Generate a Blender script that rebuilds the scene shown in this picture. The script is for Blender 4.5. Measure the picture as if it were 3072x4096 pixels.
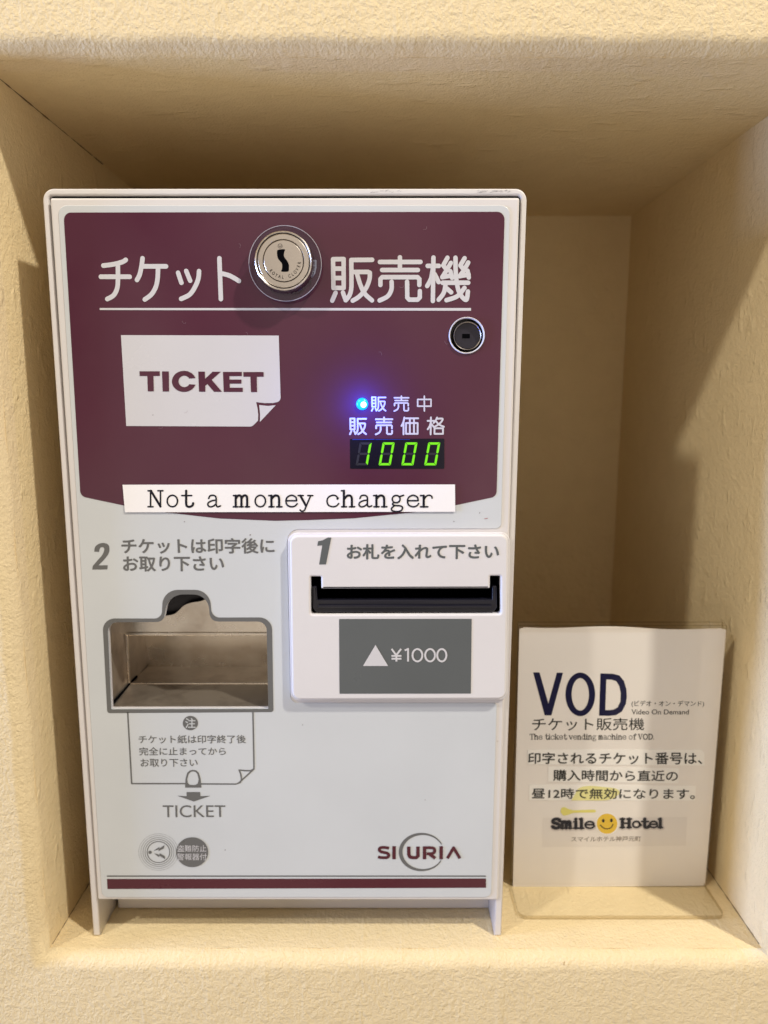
import bpy, bmesh, math, random
from mathutils import Vector, Matrix

for o in list(bpy.data.objects):
    bpy.data.objects.remove(o, do_unlink=True)
SC = bpy.context.scene
COL = SC.collection
random.seed(4)

# ------------------------------------------------------------------ camera
PITCH = math.atan(2840.0 / 17602.0)
FPX = 2840.0
cam_d = bpy.data.cameras.new('camera')
cam = bpy.data.objects.new('camera', cam_d)
COL.objects.link(cam)
cam.location = (0, 0, 0)
cam.rotation_euler = (math.pi / 2 - PITCH, 0, 0)
cam_d.sensor_fit = 'VERTICAL'
cam_d.sensor_height = 9.8
cam_d.lens = FPX / 4096 * 9.8
cam_d.clip_start = 0.005
cam_d.clip_end = 50
cam_d.dof.use_dof = True
cam_d.dof.focus_distance = 0.300
cam_d.dof.aperture_fstop = 2.4
SC.camera = cam

# ------------------------------------------------------------------ room light
world = bpy.data.worlds.new('World')
SC.world = world
world.use_nodes = True
wn = world.node_tree
bgn = wn.nodes['Background']
bgn.inputs['Strength'].default_value = 0.62
# unseen lobby as random lighter and darker patches, made up for fill and reflections
wtc = wn.nodes.new('ShaderNodeTexCoord')
wmap = wn.nodes.new('ShaderNodeMapping')
wmap.inputs['Scale'].default_value = (3.4, 3.4, 1.3)
wmap.inputs['Location'].default_value = (0.35, 0.1, 0.2)
wno = wn.nodes.new('ShaderNodeTexNoise')
wno.inputs['Scale'].default_value = 1.6
wno.inputs['Detail'].default_value = 2.5
wra = wn.nodes.new('ShaderNodeValToRGB')
wra.color_ramp.elements[0].position = 0.36
wra.color_ramp.elements[0].color = (0.06, 0.05, 0.06, 1)
wra.color_ramp.elements[1].position = 0.62
wra.color_ramp.elements[1].color = (1.75, 1.52, 1.30, 1)
wn.links.new(wtc.outputs['Generated'], wmap.inputs[0])
wn.links.new(wmap.outputs[0], wno.inputs['Vector'])
wn.links.new(wno.outputs[0], wra.inputs[0])
wn.links.new(wra.outputs[0], bgn.inputs['Color'])


def lamp(name, kind, loc, power, colour, size, target=None):
    d = bpy.data.lights.new(name, kind)
    d.energy = power
    d.color = colour
    o = bpy.data.objects.new(name, d)
    COL.objects.link(o)
    o.location = loc
    if kind == 'AREA':
        d.shape = 'RECTANGLE'
        d.size, d.size_y = size
    else:
        d.shadow_soft_size = size
    if target is not None:
        o.rotation_euler = (Vector(target) - Vector(loc)).to_track_quat('-Z', 'Y').to_euler()
    return o


lamp('downlight', 'POINT', (0.83, -0.36, 1.22), 100, (1.0, 0.935, 0.82), 0.035)
lamp('downlight', 'POINT', (-0.99, -0.52, 1.08), 46, (1.0, 0.935, 0.82), 0.045)
lamp('window_light', 'AREA', (-1.35, 0.10, -0.05), 28.0, (0.36, 0.52, 1.0), (0.25, 0.5), (0.0, 0.31, -0.1))

SC.view_settings.view_transform = 'Standard'
SC.view_settings.look = 'None'
SC.view_settings.exposure = -0.15
SC.view_settings.gamma = 1
SC.view_settings.use_curve_mapping = False
SC.render.engine = 'CYCLES'
SC.cycles.use_denoising = True
SC.cycles.max_bounces = 10
SC.cycles.diffuse_bounces = 6
SC.cycles.transparent_max_bounces = 16
SC.cycles.caustics_reflective = False
SC.cycles.caustics_refractive = False
SC.cycles.sample_clamp_indirect = 4

# ------------------------------------------------------------------ helpers
SP, CP = math.sin(PITCH), math.cos(PITCH)


def P(u, v, Y):
    """photo measurement -> x, z in metres on the upright plane y = Y"""
    dv = (v - 2048.0) / FPX
    t = Y / (CP - dv * SP)
    return ((u - 1536.0) / FPX * t, t * (-SP - dv * CP))


def frame(ox, oy, s):
    return lambda x, y: (ox + x * s, oy + y * s)


C1 = frame(150, 720, 1000 / 1659)
C2 = frame(950, 720, 1200 / 1659)
C3 = frame(250, 1250, 1000 / 1659)
C4 = frame(1100, 1500, 1050 / 1659)
C5 = frame(300, 2100, 900 / 1659)
C6 = frame(1100, 2050, 1050 / 1659)
C7 = frame(300, 2800, 950 / 1659)
C8 = frame(1200, 3100, 950 / 1659)
S1 = frame(1950, 2400, 1122 / 1659)
S2 = frame(1950, 2950, 1122 / 1659)
KK = frame(1300, 950, 650 / 1659)
LK = frame(950, 870, 400 / 1659)
DD = frame(1350, 1560, 500 / 1659)
QQ = frame(1750, 1230, 250 / 1659)
ID = lambda x, y: (x, y)


def pts(fr, seq, Y):
    return [P(*fr(*p[:2]), Y) for p in seq]


def round_poly(poly, n=7):
    """poly: (x, z, r) in metres -> points with circular corners"""
    out = []
    N = len(poly)
    for i in range(N):
        p = Vector(poly[i][:2]); r = poly[i][2] if len(poly[i]) > 2 else 0
        a = Vector(poly[i - 1][:2]) - p
        b = Vector(poly[(i + 1) % N][:2]) - p
        if r <= 1e-9:
            out.append(tuple(p)); continue
        la, lb = a.length, b.length
        a.normalize(); b.normalize()
        ang = a.angle(b)
        d = r / math.tan(ang / 2)
        m = min(la, lb) * 0.499
        if d > m:
            d = m; r = d * math.tan(ang / 2)
        bis = (a + b).normalized()
        c = p + bis * (r / math.sin(ang / 2))
        s = p + a * d - c; e = p + b * d - c
        a0 = math.atan2(s.y, s.x); a1 = math.atan2(e.y, e.x)
        da = (a1 - a0 + math.pi) % (2 * math.pi) - math.pi
        for k in range(n + 1):
            t = a0 + da * k / n
            out.append((c.x + r * math.cos(t), c.y + r * math.sin(t)))
    return out


def rp(fr, seq, Y):
    """rounded polygon from measurements: (px, py, radius in photo px of that frame)"""
    res = []
    for p in seq:
        u, v = fr(p[0], p[1])
        x, z = P(u, v, Y)
        r = 0
        if len(p) > 2:
            u2, v2 = fr(p[0] + p[2], p[1])
            r = abs(P(u2, v2, Y)[0] - x)
        res.append((x, z, r))
    return round_poly(res)


def circle(fr, cx, cy, rx, Y, ry=None, n=48, a0=0, a1=360):
    ry = rx if ry is None else ry
    full = abs(a1 - a0) >= 360
    cnt = n if full else n + 1
    return [P(*fr(cx + rx * math.cos(math.radians(a0 + (a1 - a0) * k / n)),
                  cy - ry * math.sin(math.radians(a0 + (a1 - a0) * k / n))), Y) for k in range(cnt)]


def smooth(seq, n=6):
    if len(seq) < 3:
        return list(seq)
    out = []
    L = [seq[0]] + list(seq) + [seq[-1]]
    for i in range(1, len(L) - 2):
        p0, p1, p2, p3 = L[i - 1], L[i], L[i + 1], L[i + 2]
        for k in range(n):
            t = k / n
            out.append(tuple(0.5 * ((2 * p1[j]) + (-p0[j] + p2[j]) * t + (2 * p0[j] - 5 * p1[j] + 4 * p2[j] - p3[j]) * t * t
                                    + (-p0[j] + 3 * p1[j] - 3 * p2[j] + p3[j]) * t ** 3) for j in (0, 1)))
    out.append(tuple(seq[-1][:2]))
    return out


ORIGIN = {}


def put(name, me, mats, parent=None, smooth_shade=False):
    o = bpy.data.objects.new(name, me)
    COL.objects.link(o)
    for m in (mats if isinstance(mats, (list, tuple)) else [mats]):
        me.materials.append(m)
    if parent is not None:
        org = ORIGIN.get(parent.name, Vector((0, 0, 0)))
        me.transform(Matrix.Translation(-org))
        ORIGIN[o.name] = org
        o.parent = parent
    if smooth_shade:
        for p in me.polygons:
            p.use_smooth = True
    return o


def thing(name, label, cat, loc):
    o = bpy.data.objects.new(name, None)
    COL.objects.link(o)
    o.empty_display_size = 0.02
    o.location = loc
    o['label'] = label
    o['category'] = cat
    ORIGIN[o.name] = Vector(loc)
    return o


def sheet(name, loops, Y, mats, parent=None, thick=0.0, bevel=0.0, bres=2):
    """filled outline (with holes) whose front lies on y = Y; thick goes away from the viewer"""
    cu = bpy.data.curves.new('tmp', 'CURVE')
    cu.dimensions = '2D'
    cu.fill_mode = 'BOTH'
    for lp in loops:
        cl = []
        for p in lp:
            q = (p[0] * 1000, p[1] * 1000)
            if not cl or (abs(q[0] - cl[-1][0]) + abs(q[1] - cl[-1][1])) > 1e-3:
                cl.append(q)
        if (abs(cl[0][0] - cl[-1][0]) + abs(cl[0][1] - cl[-1][1])) < 1e-3:
            cl.pop()
        s = cu.splines.new('POLY')
        s.points.add(len(cl) - 1)
        for i, q in enumerate(cl):
            s.points[i].co = (q[0], q[1], 0, 1)
        s.use_cyclic_u = True
    b = bevel * 1000
    if thick > 0:
        cu.extrude = max(thick * 500 - b, 0.0)
        if b:
            cu.bevel_depth = b
            cu.bevel_resolution = bres
            cu.offset = -b
    ob = bpy.data.objects.new('tmp', cu)
    COL.objects.link(ob)
    dg = bpy.context.evaluated_depsgraph_get()
    me = bpy.data.meshes.new_from_object(ob.evaluated_get(dg))
    bpy.data.objects.remove(ob, do_unlink=True)
    me.materials.clear()
    half = thick / 2
    for v in me.vertices:
        x, y, z = v.co
        v.co = (x / 1000, Y + half - z / 1000, y / 1000)
    return put(name, me, mats, parent)


def text_mesh(body, offset=0.0, shear=0.0):
    cu = bpy.data.curves.new('tmp', 'FONT')
    cu.body = body
    cu.size = 1
    cu.shear = shear
    cu.resolution_u = 4
    cu.dimensions = '2D'
    cu.fill_mode = 'BOTH'
    ob = bpy.data.objects.new('tmp', cu)
    COL.objects.link(ob)
    dg = bpy.context.evaluated_depsgraph_get()
    me = bpy.data.meshes.new_from_object(ob.evaluated_get(dg))
    bpy.data.objects.remove(ob, do_unlink=True)
    me.materials.clear()
    if offset > 0:                     # heavier, round-cornered strokes
        bm = bmesh.new()
        bm.from_mesh(me)
        base = me.copy()
        for k in range(8):
            n0 = len(bm.verts)
            bm.from_mesh(base)
            bm.verts.ensure_lookup_table()
            a = math.pi / 4 * k
            for v in bm.verts[n0:]:
                v.co.x += offset * math.cos(a); v.co.y += offset * math.sin(a); v.co.z += 0.0001 * (k + 1)
        bm.to_mesh(me); bm.free()
    return me


def lettering(name, body, fr, quad, Y, mat, parent, offset=0.0, shear=0.0):
    """quad = tl, tr, br, bl measured corners of the ink box"""
    me = text_mesh(body, offset, shear)
    xs = [v.co.x for v in me.vertices]; ys = [v.co.y for v in me.vertices]
    x0, x1, y0, y1 = min(xs), max(xs), min(ys), max(ys)
    if len(quad) == 2:
        (a, b), (c, d) = quad
        quad = [(a, b), (c, b), (c, d), (a, d)]
    tl, tr, br, bl = [fr(*q) for q in quad]
    for v in me.vertices:
        s = (v.co.x - x0) / (x1 - x0); t = (v.co.y - y0) / (y1 - y0)
        u = (bl[0] * (1 - s) + br[0] * s) * (1 - t) + (tl[0] * (1 - s) + tr[0] * s) * t
        w = (bl[1] * (1 - s) + br[1] * s) * (1 - t) + (tl[1] * (1 - s) + tr[1] * s) * t
        x, z = P(u, w, Y)
        v.co = (x, Y - v.co.z * 0.01, z)
    return put(name, me, mat, parent)


def strokes(name, lines, Y, mat, parent, caps=True):
    """lines: (list of (x, z) metres, width metres); round-ended flat ribbons, each a hair above the one before"""
    bm = bmesh.new()
    level = 0
    for line, w in lines:
        r = w / 2
        pp = [Vector(line[0])]
        for p in line[1:]:
            if (Vector(p) - pp[-1]).length > 1e-6:
                pp.append(Vector(p))
        if len(pp) < 2:
            continue
        runs = [[pp[0]]]                       # break the line where it turns sharply
        for i in range(1, len(pp)):
            runs[-1].append(pp[i])
            if i + 1 < len(pp) and (pp[i + 1] - pp[i]).angle(pp[i] - pp[i - 1]) > 0.75:
                runs.append([pp[i]])
        for k, run in enumerate(runs):
            y = Y - 3e-6 * (level % 26); level += 1
            L, Rr = [], []
            for i, p in enumerate(run):
                d0 = (run[i] - run[i - 1]).normalized() if i else (run[1] - run[0]).normalized()
                d1 = (run[i + 1] - run[i]).normalized() if i + 1 < len(run) else d0
                t = (d0 + d1).normalized()
                m = r / max(0.5, t.dot(d1))
                nrm = Vector((-t.y, t.x)) * m
                L.append(bm.verts.new((p.x + nrm.x, y, p.y + nrm.y)))
                Rr.append(bm.verts.new((p.x - nrm.x, y, p.y - nrm.y)))
            for i in range(len(run) - 1):
                bm.faces.new((L[i], Rr[i], Rr[i + 1], L[i + 1]))
            for end in (0, 1):
                outer_end = (k == 0) if end == 0 else (k == len(runs) - 1)
                if outer_end and not caps:
                    continue
                p = run[-1] if end else run[0]
                d = (run[-1] - run[-2]) if end else (run[0] - run[1])
                a0 = math.atan2(d.y, d.x)
                arc = [(p.x + r * math.cos(a0 + math.pi * (q / 8 - .5)), y, p.y + r * math.sin(a0 + math.pi * (q / 8 - .5))) for q in range(9)]
                bm.faces.new([bm.verts.new(q) for q in arc])
    me = bpy.data.meshes.new(name)
    bm.to_mesh(me); bm.free()
    return put(name, me, mat, parent)


def pxw(fr, x, y, w, Y):
    """width in metres of w measured units at that spot"""
    a = P(*fr(x, y), Y); b = P(*fr(x + w, y), Y)
    return abs(b[0] - a[0])


def lathe(name, c, prof, mat, parent, n=56, smooth_shade=True):
    """revolve (radius, y) about the y axis through c = (x, z)"""
    bm = bmesh.new()
    rings = []
    for r, y in prof:
        if r < 1e-7:
            rings.append([bm.verts.new((c[0], y, c[1]))])
        else:
            rings.append([bm.verts.new((c[0] + r * math.cos(2 * math.pi * k / n), y, c[1] + r * math.sin(2 * math.pi * k / n))) for k in range(n)])
    for A, B in zip(rings, rings[1:]):
        for k in range(n):
            k2 = (k + 1) % n
            if len(A) == 1 and len(B) == 1:
                continue
            if len(A) == 1:
                bm.faces.new((A[0], B[k], B[k2]))
            elif len(B) == 1:
                bm.faces.new((A[k], B[0], A[k2]))
            else:
                bm.faces.new((A[k], B[k], B[k2], A[k2]))
    bmesh.ops.recalc_face_normals(bm, faces=bm.faces)
    me = bpy.data.meshes.new(name)
    bm.to_mesh(me); bm.free()
    o = put(name, me, mat, parent)
    if smooth_shade:
        me.polygons.foreach_set('use_smooth', [True] * len(me.polygons))
        try:
            me.set_sharp_from_angle(angle=math.radians(35))
        except Exception:
            pass
    return o


def box(name, lo, hi, mat, parent=None, bevel=0.0, seg=2):
    bm = bmesh.new()
    bmesh.ops.create_cube(bm, size=1)
    for v in bm.verts:
        v.co = Vector([lo[i] + (v.co[i] + 0.5) * (hi[i] - lo[i]) for i in range(3)])
    if bevel:
        bmesh.ops.bevel(bm, geom=list(bm.edges), offset=bevel, segments=seg, profile=0.5, affect='EDGES')
    me = bpy.data.meshes.new(name)
    bm.to_mesh(me); bm.free()
    return put(name, me, mat, parent)


def struct(o, label, cat):
    o['kind'] = 'structure'
    o['label'] = label
    o['category'] = cat
    return o


# ------------------------------------------------------------------ materials
def new_mat(name):
    m = bpy.data.materials.new(name)
    m.use_nodes = True
    nt = m.node_tree
    return m, nt, nt.nodes['Principled BSDF']


def node(nt, typ, **kw):
    n = nt.nodes.new(typ)
    for k, v in kw.items():
        setattr(n, k, v)
    return n


def noise(nt, coord, scale, detail=4, rough=0.55, typ='FBM', stretch=None, dist=0.0):
    n = node(nt, 'ShaderNodeTexNoise')
    n.noise_type = typ
    n.inputs['Scale'].default_value = scale
    n.inputs['Detail'].default_value = detail
    n.inputs['Roughness'].default_value = rough
    n.inputs['Distortion'].default_value = dist
    if typ != 'FBM':
        n.normalize = True
    src = coord
    if stretch:
        mp = node(nt, 'ShaderNodeMapping')
        mp.inputs['Scale'].default_value = stretch[0]
        mp.inputs['Rotation'].default_value = stretch[1]
        nt.links.new(coord, mp.inputs['Vector'])
        src = mp.outputs[0]
    nt.links.new(src, n.inputs['Vector'])
    return n.outputs[0]


def ramp(nt, fac, stops):
    r = node(nt, 'ShaderNodeValToRGB')
    while len(r.color_ramp.elements) < len(stops):
        r.color_ramp.elements.new(0.5)
    for e, (p, c) in zip(r.color_ramp.elements, stops):
        e.position = p
        e.color = c if len(c) == 4 else (*c, 1)
    nt.links.new(fac, r.inputs[0])
    return r.outputs[0]


def math_(nt, op, a, b):
    n = node(nt, 'ShaderNodeMath', operation=op)
    for i, q in enumerate((a, b)):
        if isinstance(q, (int, float)):
            n.inputs[i].default_value = q
        else:
            nt.links.new(q, n.inputs[i])
    return n.outputs[0]


def plaster_mat(name, relief, streak, scratch_rot):
    m, nt, b = new_mat(name)
    co = node(nt, 'ShaderNodeTexCoord').outputs['Object']
    big = noise(nt, co, 9, 4)
    mid = noise(nt, co, 70, 5)
    col = ramp(nt, big, [(0.3, (0.795, 0.645, 0.38)), (0.7, (0.82, 0.67, 0.405))])
    mixn = node(nt, 'ShaderNodeMix', data_type='RGBA', blend_type='MULTIPLY')
    nt.links.new(col, mixn.inputs[6])
    nt.links.new(ramp(nt, mid, [(0.3, (0.965, 0.96, 0.95)), (0.62, (1, 1, 1))]), mixn.inputs[7])
    mixn.inputs[0].default_value = 1
    # small dirty specks
    sp = noise(nt, co, 160, 2, 0.5)
    mix2 = node(nt, 'ShaderNodeMix', data_type='RGBA', blend_type='MULTIPLY')
    mix2.inputs[0].default_value = 1
    nt.links.new(mixn.outputs[2], mix2.inputs[6])
    nt.links.new(ramp(nt, sp, [(0.17, (0.6, 0.5, 0.4)), (0.20, (1, 1, 1))]), mix2.inputs[7])
    nt.links.new(mix2.outputs[2], b.inputs['Base Color'])
    b.inputs['Roughness'].default_value = 0.72
    b.inputs['Specular IOR Level'].default_value = 0.3
    h1 = noise(nt, co, 330, 6, 0.62, dist=0.15)
    h2 = noise(nt, co, 900, 2, 0.5)
    h3 = noise(nt, co, 120, 5, 0.55, typ='RIDGED_MULTIFRACTAL', dist=0.4)
    h4 = noise(nt, co, 150, 3, 0.5, stretch=((1, 0.10, 0.10) if scratch_rot is None else scratch_rot[0], (0.2, 0.1, 0.35) if scratch_rot is None else scratch_rot[1]))
    h4 = ramp(nt, h4, [(0.6, (0, 0, 0)), (0.72, (1, 1, 1))])
    s = math_(nt, 'MULTIPLY', h1, relief)
    s = math_(nt, 'ADD', s, math_(nt, 'MULTIPLY', h2, relief * 0.5))
    s = math_(nt, 'ADD', s, math_(nt, 'MULTIPLY', ramp(nt, h3, [(0.35, (0, 0, 0)), (0.8, (1, 1, 1))]), relief * 0.22))
    s = math_(nt, 'ADD', s, math_(nt, 'MULTIPLY', h4, streak))
    bp = node(nt, 'ShaderNodeBump')
    bp.inputs['Strength'].default_value = 1
    bp.inputs['Distance'].default_value = 0.001
    nt.links.new(s, bp.inputs['Height'])
    nt.links.new(bp.outputs[0], b.inputs['Normal'])
    return m


def plain_mat(name, colour, rough=0.4, metal=0.0, spec=0.5, vary=0.04, grain=0.0, grain_scale=900, coat=0.0, dirt=None):
    m, nt, b = new_mat(name)
    co = node(nt, 'ShaderNodeTexCoord').outputs['Object']
    c0 = tuple(max(0, c * (1 - vary)) for c in colour); c1 = tuple(min(1, c * (1 + vary)) for c in colour)
    col = ramp(nt, noise(nt, co, 22, 5), [(0.3, c0), (0.7, c1)])
    if dirt:
        sc, lo, hi, dc = dirt
        mx = node(nt, 'ShaderNodeMix', data_type='RGBA', blend_type='MULTIPLY')
        mx.inputs[0].default_value = 1
        nt.links.new(col, mx.inputs[6])
        nt.links.new(ramp(nt, noise(nt, co, sc, 4, 0.6), [(lo, dc), (hi, (1, 1, 1))]), mx.inputs[7])
        col = mx.outputs[2]
    nt.links.new(col, b.inputs['Base Color'])
    rr = node(nt, 'ShaderNodeMapRange')
    nt.links.new(noise(nt, co, 60, 4), rr.inputs[0])
    rr.inputs[3].default_value = max(0.04, rough - 0.10)
    rr.inputs[4].default_value = rough + 0.10
    nt.links.new(rr.outputs[0], b.inputs['Roughness'])
    b.inputs['Metallic'].default_value = metal
    b.inputs['Specular IOR Level'].default_value = spec
    b.inputs['Coat Weight'].default_value = coat
    b.inputs['Coat Roughness'].default_value = 0.08
    if grain:
        bp = node(nt, 'ShaderNodeBump')
        bp.inputs['Strength'].default_value = 1
        bp.inputs['Distance'].default_value = grain
        nt.links.new(noise(nt, co, grain_scale, 2), bp.inputs['Height'])
        nt.links.new(bp.outputs[0], b.inputs['Normal'])
    return m


def glow_mat(name, colour, strength):
    m, nt, b = new_mat(name)
    b.inputs['Base Color'].default_value = (*[c * 0.3 for c in colour], 1)
    b.inputs['Emission Color'].default_value = (*colour, 1)
    b.inputs['Emission Strength'].default_value = strength
    b.inputs['Roughness'].default_value = 0.3
    return m


def clear_mat(name, tint, gloss=1.0, rough=0.03):
    m = bpy.data.materials.new(name)
    m.use_nodes = True
    nt = m.node_tree
    nt.nodes.clear()
    out = node(nt, 'ShaderNodeOutputMaterial')
    tr = node(nt, 'ShaderNodeBsdfTransparent')
    tr.inputs[0].default_value = (*tint, 1)
    gl = node(nt, 'ShaderNodeBsdfGlossy')
    gl.inputs['Roughness'].default_value = rough
    lw = node(nt, 'ShaderNodeLayerWeight')
    fres = math_(nt, 'ADD', math_(nt, 'MULTIPLY', math_(nt, 'POWER', lw.outputs['Facing'], 5), 0.9), 0.04)
    mx = node(nt, 'ShaderNodeMixShader')
    nt.links.new(math_(nt, 'MULTIPLY', fres, gloss), mx.inputs[0])
    nt.links.new(tr.outputs[0], mx.inputs[1])
    nt.links.new(gl.outputs[0], mx.inputs[2])
    nt.links.new(mx.outputs[0], out.inputs[0])
    return m


M = {}
M['plaster'] = plaster_mat('rough_plaster', 0.85, 0.2, None)
M['plaster_smooth'] = plaster_mat('trowelled_plaster', 0.75, 0.45, ((0.35, 1, 0.5), (0.4, 0.3, 0.6)))
M['white_paint'] = plain_mat('white_powder_coat', (0.70, 0.67, 0.65), 0.38, vary=0.02, grain=0.00003, grain_scale=1500,
                             dirt=(120, 0.24, 0.28, (0.72, 0.68, 0.64)))
M['white_plastic'] = plain_mat('white_moulded_plastic', (0.72, 0.70, 0.70), 0.42, vary=0.02, grain=0.00005, grain_scale=2200,
                               dirt=(210, 0.2, 0.23, (0.7, 0.66, 0.62)))
M['panel'] = plain_mat('pale_grey_panel', (0.60, 0.625, 0.635), 0.2, vary=0.025, dirt=(230, 0.2, 0.225, (0.7, 0.65, 0.6)))
M['maroon'] = plain_mat('maroon_print', (0.086, 0.023, 0.041), 0.13, vary=0.05)
M['maroon_deep'] = plain_mat('deep_maroon_print', (0.085, 0.014, 0.022), 0.25, vary=0.05)
M['white_print'] = plain_mat('white_print', (0.62, 0.61, 0.62), 0.25, vary=0.02)
M['grey_print'] = plain_mat('grey_print', (0.135, 0.135, 0.13), 0.3, vary=0.05)
M['slate_print'] = plain_mat('slate_print', (0.105, 0.115, 0.115), 0.3, vary=0.05)
M['light_print'] = plain_mat('light_grey_print', (0.52, 0.54, 0.54), 0.3, vary=0.03)
M['black_plastic'] = plain_mat('black_plastic', (0.010, 0.010, 0.017), 0.16, vary=0.1)
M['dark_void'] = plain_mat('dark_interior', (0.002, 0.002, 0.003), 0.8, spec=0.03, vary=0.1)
M['chrome'] = plain_mat('satin_nickel', (0.80, 0.74, 0.66), 0.22, metal=1.0, vary=0.05)
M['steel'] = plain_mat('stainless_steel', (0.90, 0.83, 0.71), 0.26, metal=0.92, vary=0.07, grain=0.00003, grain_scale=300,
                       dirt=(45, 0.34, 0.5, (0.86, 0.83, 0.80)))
M['steel_floor'] = plain_mat('shaded_steel', (0.56, 0.48, 0.39), 0.34, metal=0.8, vary=0.15, grain=0.00005, grain_scale=300,
                             dirt=(60, 0.36, 0.52, (0.75, 0.72, 0.70)))  # darker copy of the steel, shade of tray floor and side in its colour
M['paper'] = plain_mat('white_paper', (0.91, 0.89, 0.87), 0.7, spec=0.2, vary=0.015, grain=0.00003, grain_scale=1300)
M['strip_paper'] = plain_mat('bright_paper', (0.93, 0.91, 0.88), 0.7, spec=0.2, vary=0.01)
M['notice_paper'] = plain_mat('notice_paper', (0.86, 0.815, 0.775), 0.6, spec=0.25, vary=0.02)
M['ink'] = plain_mat('black_ink', (0.008, 0.008, 0.014), 0.5, spec=0.2)
M['soft_ink'] = plain_mat('photocopied_ink', (0.03, 0.032, 0.027), 0.6, spec=0.2)
M['navy_ink'] = plain_mat('navy_ink', (0.008, 0.008, 0.045), 0.5, spec=0.2)
M['pale_ink'] = plain_mat('faded_ink', (0.22, 0.18, 0.15), 0.6, spec=0.2)
M['marker'] = plain_mat('yellow_marker', (0.78, 0.72, 0.20), 0.6, spec=0.2, vary=0.12)
M['marker_pale'] = plain_mat('pale_yellow_marker', (0.84, 0.80, 0.36), 0.6, spec=0.2, vary=0.06)
M['smiley'] = plain_mat('yellow_ink', (0.80, 0.53, 0.03), 0.4, vary=0.08)
M['logo_patch'] = plain_mat('grey_paper_patch', (0.80, 0.755, 0.72), 0.6, spec=0.2, vary=0.03)
M['display'] = plain_mat('smoked_window', (0.006, 0.005, 0.012), 0.12, vary=0.1)
M['segment_off'] = plain_mat('unlit_segment', (0.022, 0.022, 0.03), 0.3, vary=0.08)
M['segment_on'] = glow_mat('lit_green_segment', (0.19, 0.80, 0.01), 0.95)
M['led'] = glow_mat('lit_blue_led', (0.0, 0.42, 1.0), 1.6)
M['led_core'] = glow_mat('led_hot_core', (0.75, 0.95, 1.0), 4.0)
M['clear'] = clear_mat('clear_acrylic', (0.992, 0.991, 0.985), 0.55)
M['clear_edge'] = clear_mat('acrylic_cut_edge', (0.78, 0.73, 0.64), 1.2, 0.15)
M['collar'] = clear_mat('clear_lock_collar', (0.80, 0.80, 0.90), 1.1, 0.06)
M['collar_edge'] = plain_mat('collar_rim', (0.50, 0.46, 0.52), 0.25)

# ------------------------------------------------------------------ the niche in the plastered wall
XL, XR, ZB, ZT, YB = -0.160, 0.181, -0.2603, 0.1310, 0.547
YF, R = 0.296, 0.0068
YN = YF + R


def front_wall():
    bm = bmesh.new()
    prof = []
    for k in range(9):
        a = math.pi / 2 * k / 8
        prof.append((R - R * math.cos(a), YN - R * math.sin(a)))   # offset outwards, y
    prof += [(0.03, YF), (0.09, YF), (0.6, YF)]
    loops = []
    NS = 24
    for off, y in prof:
        x0, x1, z0, z1 = XL - off, XR + off, ZB - off, ZT + off
        lp = []
        cs = [(x0, z0), (x1, z0), (x1, z1), (x0, z1)]
        for i in range(4):
            a, b = cs[i], cs[(i + 1) % 4]
            for k in range(NS):
                t = k / NS
                w = 0.0005 * math.sin(k * 1.9 + i * 2.3 + off * 90) if 0 < k < NS and off < 0.02 else 0
                p = [a[0] + (b[0] - a[0]) * t, a[1] + (b[1] - a[1]) * t]
                p[1 if i % 2 == 0 else 0] += w
                lp.append(bm.verts.new((p[0], y, p[1])))
        loops.append(lp)
    for A, B in zip(loops, loops[1:]):
        n = len(A)
        for k in range(n):
            bm.faces.new((A[k], A[(k + 1) % n], B[(k + 1) % n], B[k]))
    bmesh.ops.recalc_face_normals(bm, faces=bm.faces)
    me = bpy.data.meshes.new('wall')
    bm.to_mesh(me); bm.free()
    return put('wall', me, M['plaster'], None, True)


struct(front_wall(), 'rough cream plastered wall around the niche opening', 'wall')
e = -0.002
struct(box('side_wall', (XL - 0.03, YN - 0.0005, ZB - 0.03), (XL, YB + 0.03, ZT + 0.04), M['plaster_smooth']), 'plastered niche side left of the ticket machine', 'wall')
struct(box('side_wall', (XR, YN - 0.0005, ZB - 0.03), (XR + 0.03, YB + 0.03, ZT + 0.04), M['plaster_smooth']), 'plastered niche side right of the acrylic stand', 'wall')
struct(box('back_wall', (XL + e, YB, ZB + e), (XR - e, YB + 0.03, ZT - e), M['plaster_smooth']), 'plastered back of the niche behind the machine', 'wall')
struct(box('ceiling', (XL + e, YN - 0.0005, ZT), (XR - e, YB + 0.02, ZT + 0.03), M['plaster_smooth']), 'plastered niche ceiling above the machine', 'ceiling')
struct(box('shelf', (XL + e, YN - 0.0005, ZB - 0.03), (XR - e, YB + 0.02, ZB), M['plaster']), 'plastered niche floor the machine stands on', 'shelf')

# dark strips along the hairline gaps where the wallpaper meets the niche floor and ceiling
M['seam'] = plain_mat('dark_seam', (0.20, 0.14, 0.08), 0.8, spec=0.1, vary=0.3)
shelf_o = bpy.data.objects['shelf']
random.seed(7)
for sx, sg, z0 in ((XL, 1, ZB), (XR, -1, ZB), (XL, 1, ZT)):
    bm = bmesh.new()
    prev = None
    for k in range(40):
        y = YN + 0.002 + k * 0.0032
        w = random.uniform(0.0001, 0.00055)
        up = 1 if z0 == ZB else -1
        cur = [bm.verts.new((sx - sg * .0003, y, z0 + up * w)), bm.verts.new((sx + sg * w * .8, y, z0 + up * w * .7)), bm.verts.new((sx + sg * w, y, z0 - up * .0003))]
        if prev:
            for a, b in ((0, 1), (1, 2)):
                bm.faces.new((prev[a], prev[b], cur[b], cur[a]))
        prev = cur
    me = bpy.data.meshes.new('seam')
    bm.to_mesh(me); bm.free()
    put('seam', me, M['seam'], shelf_o)

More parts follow.
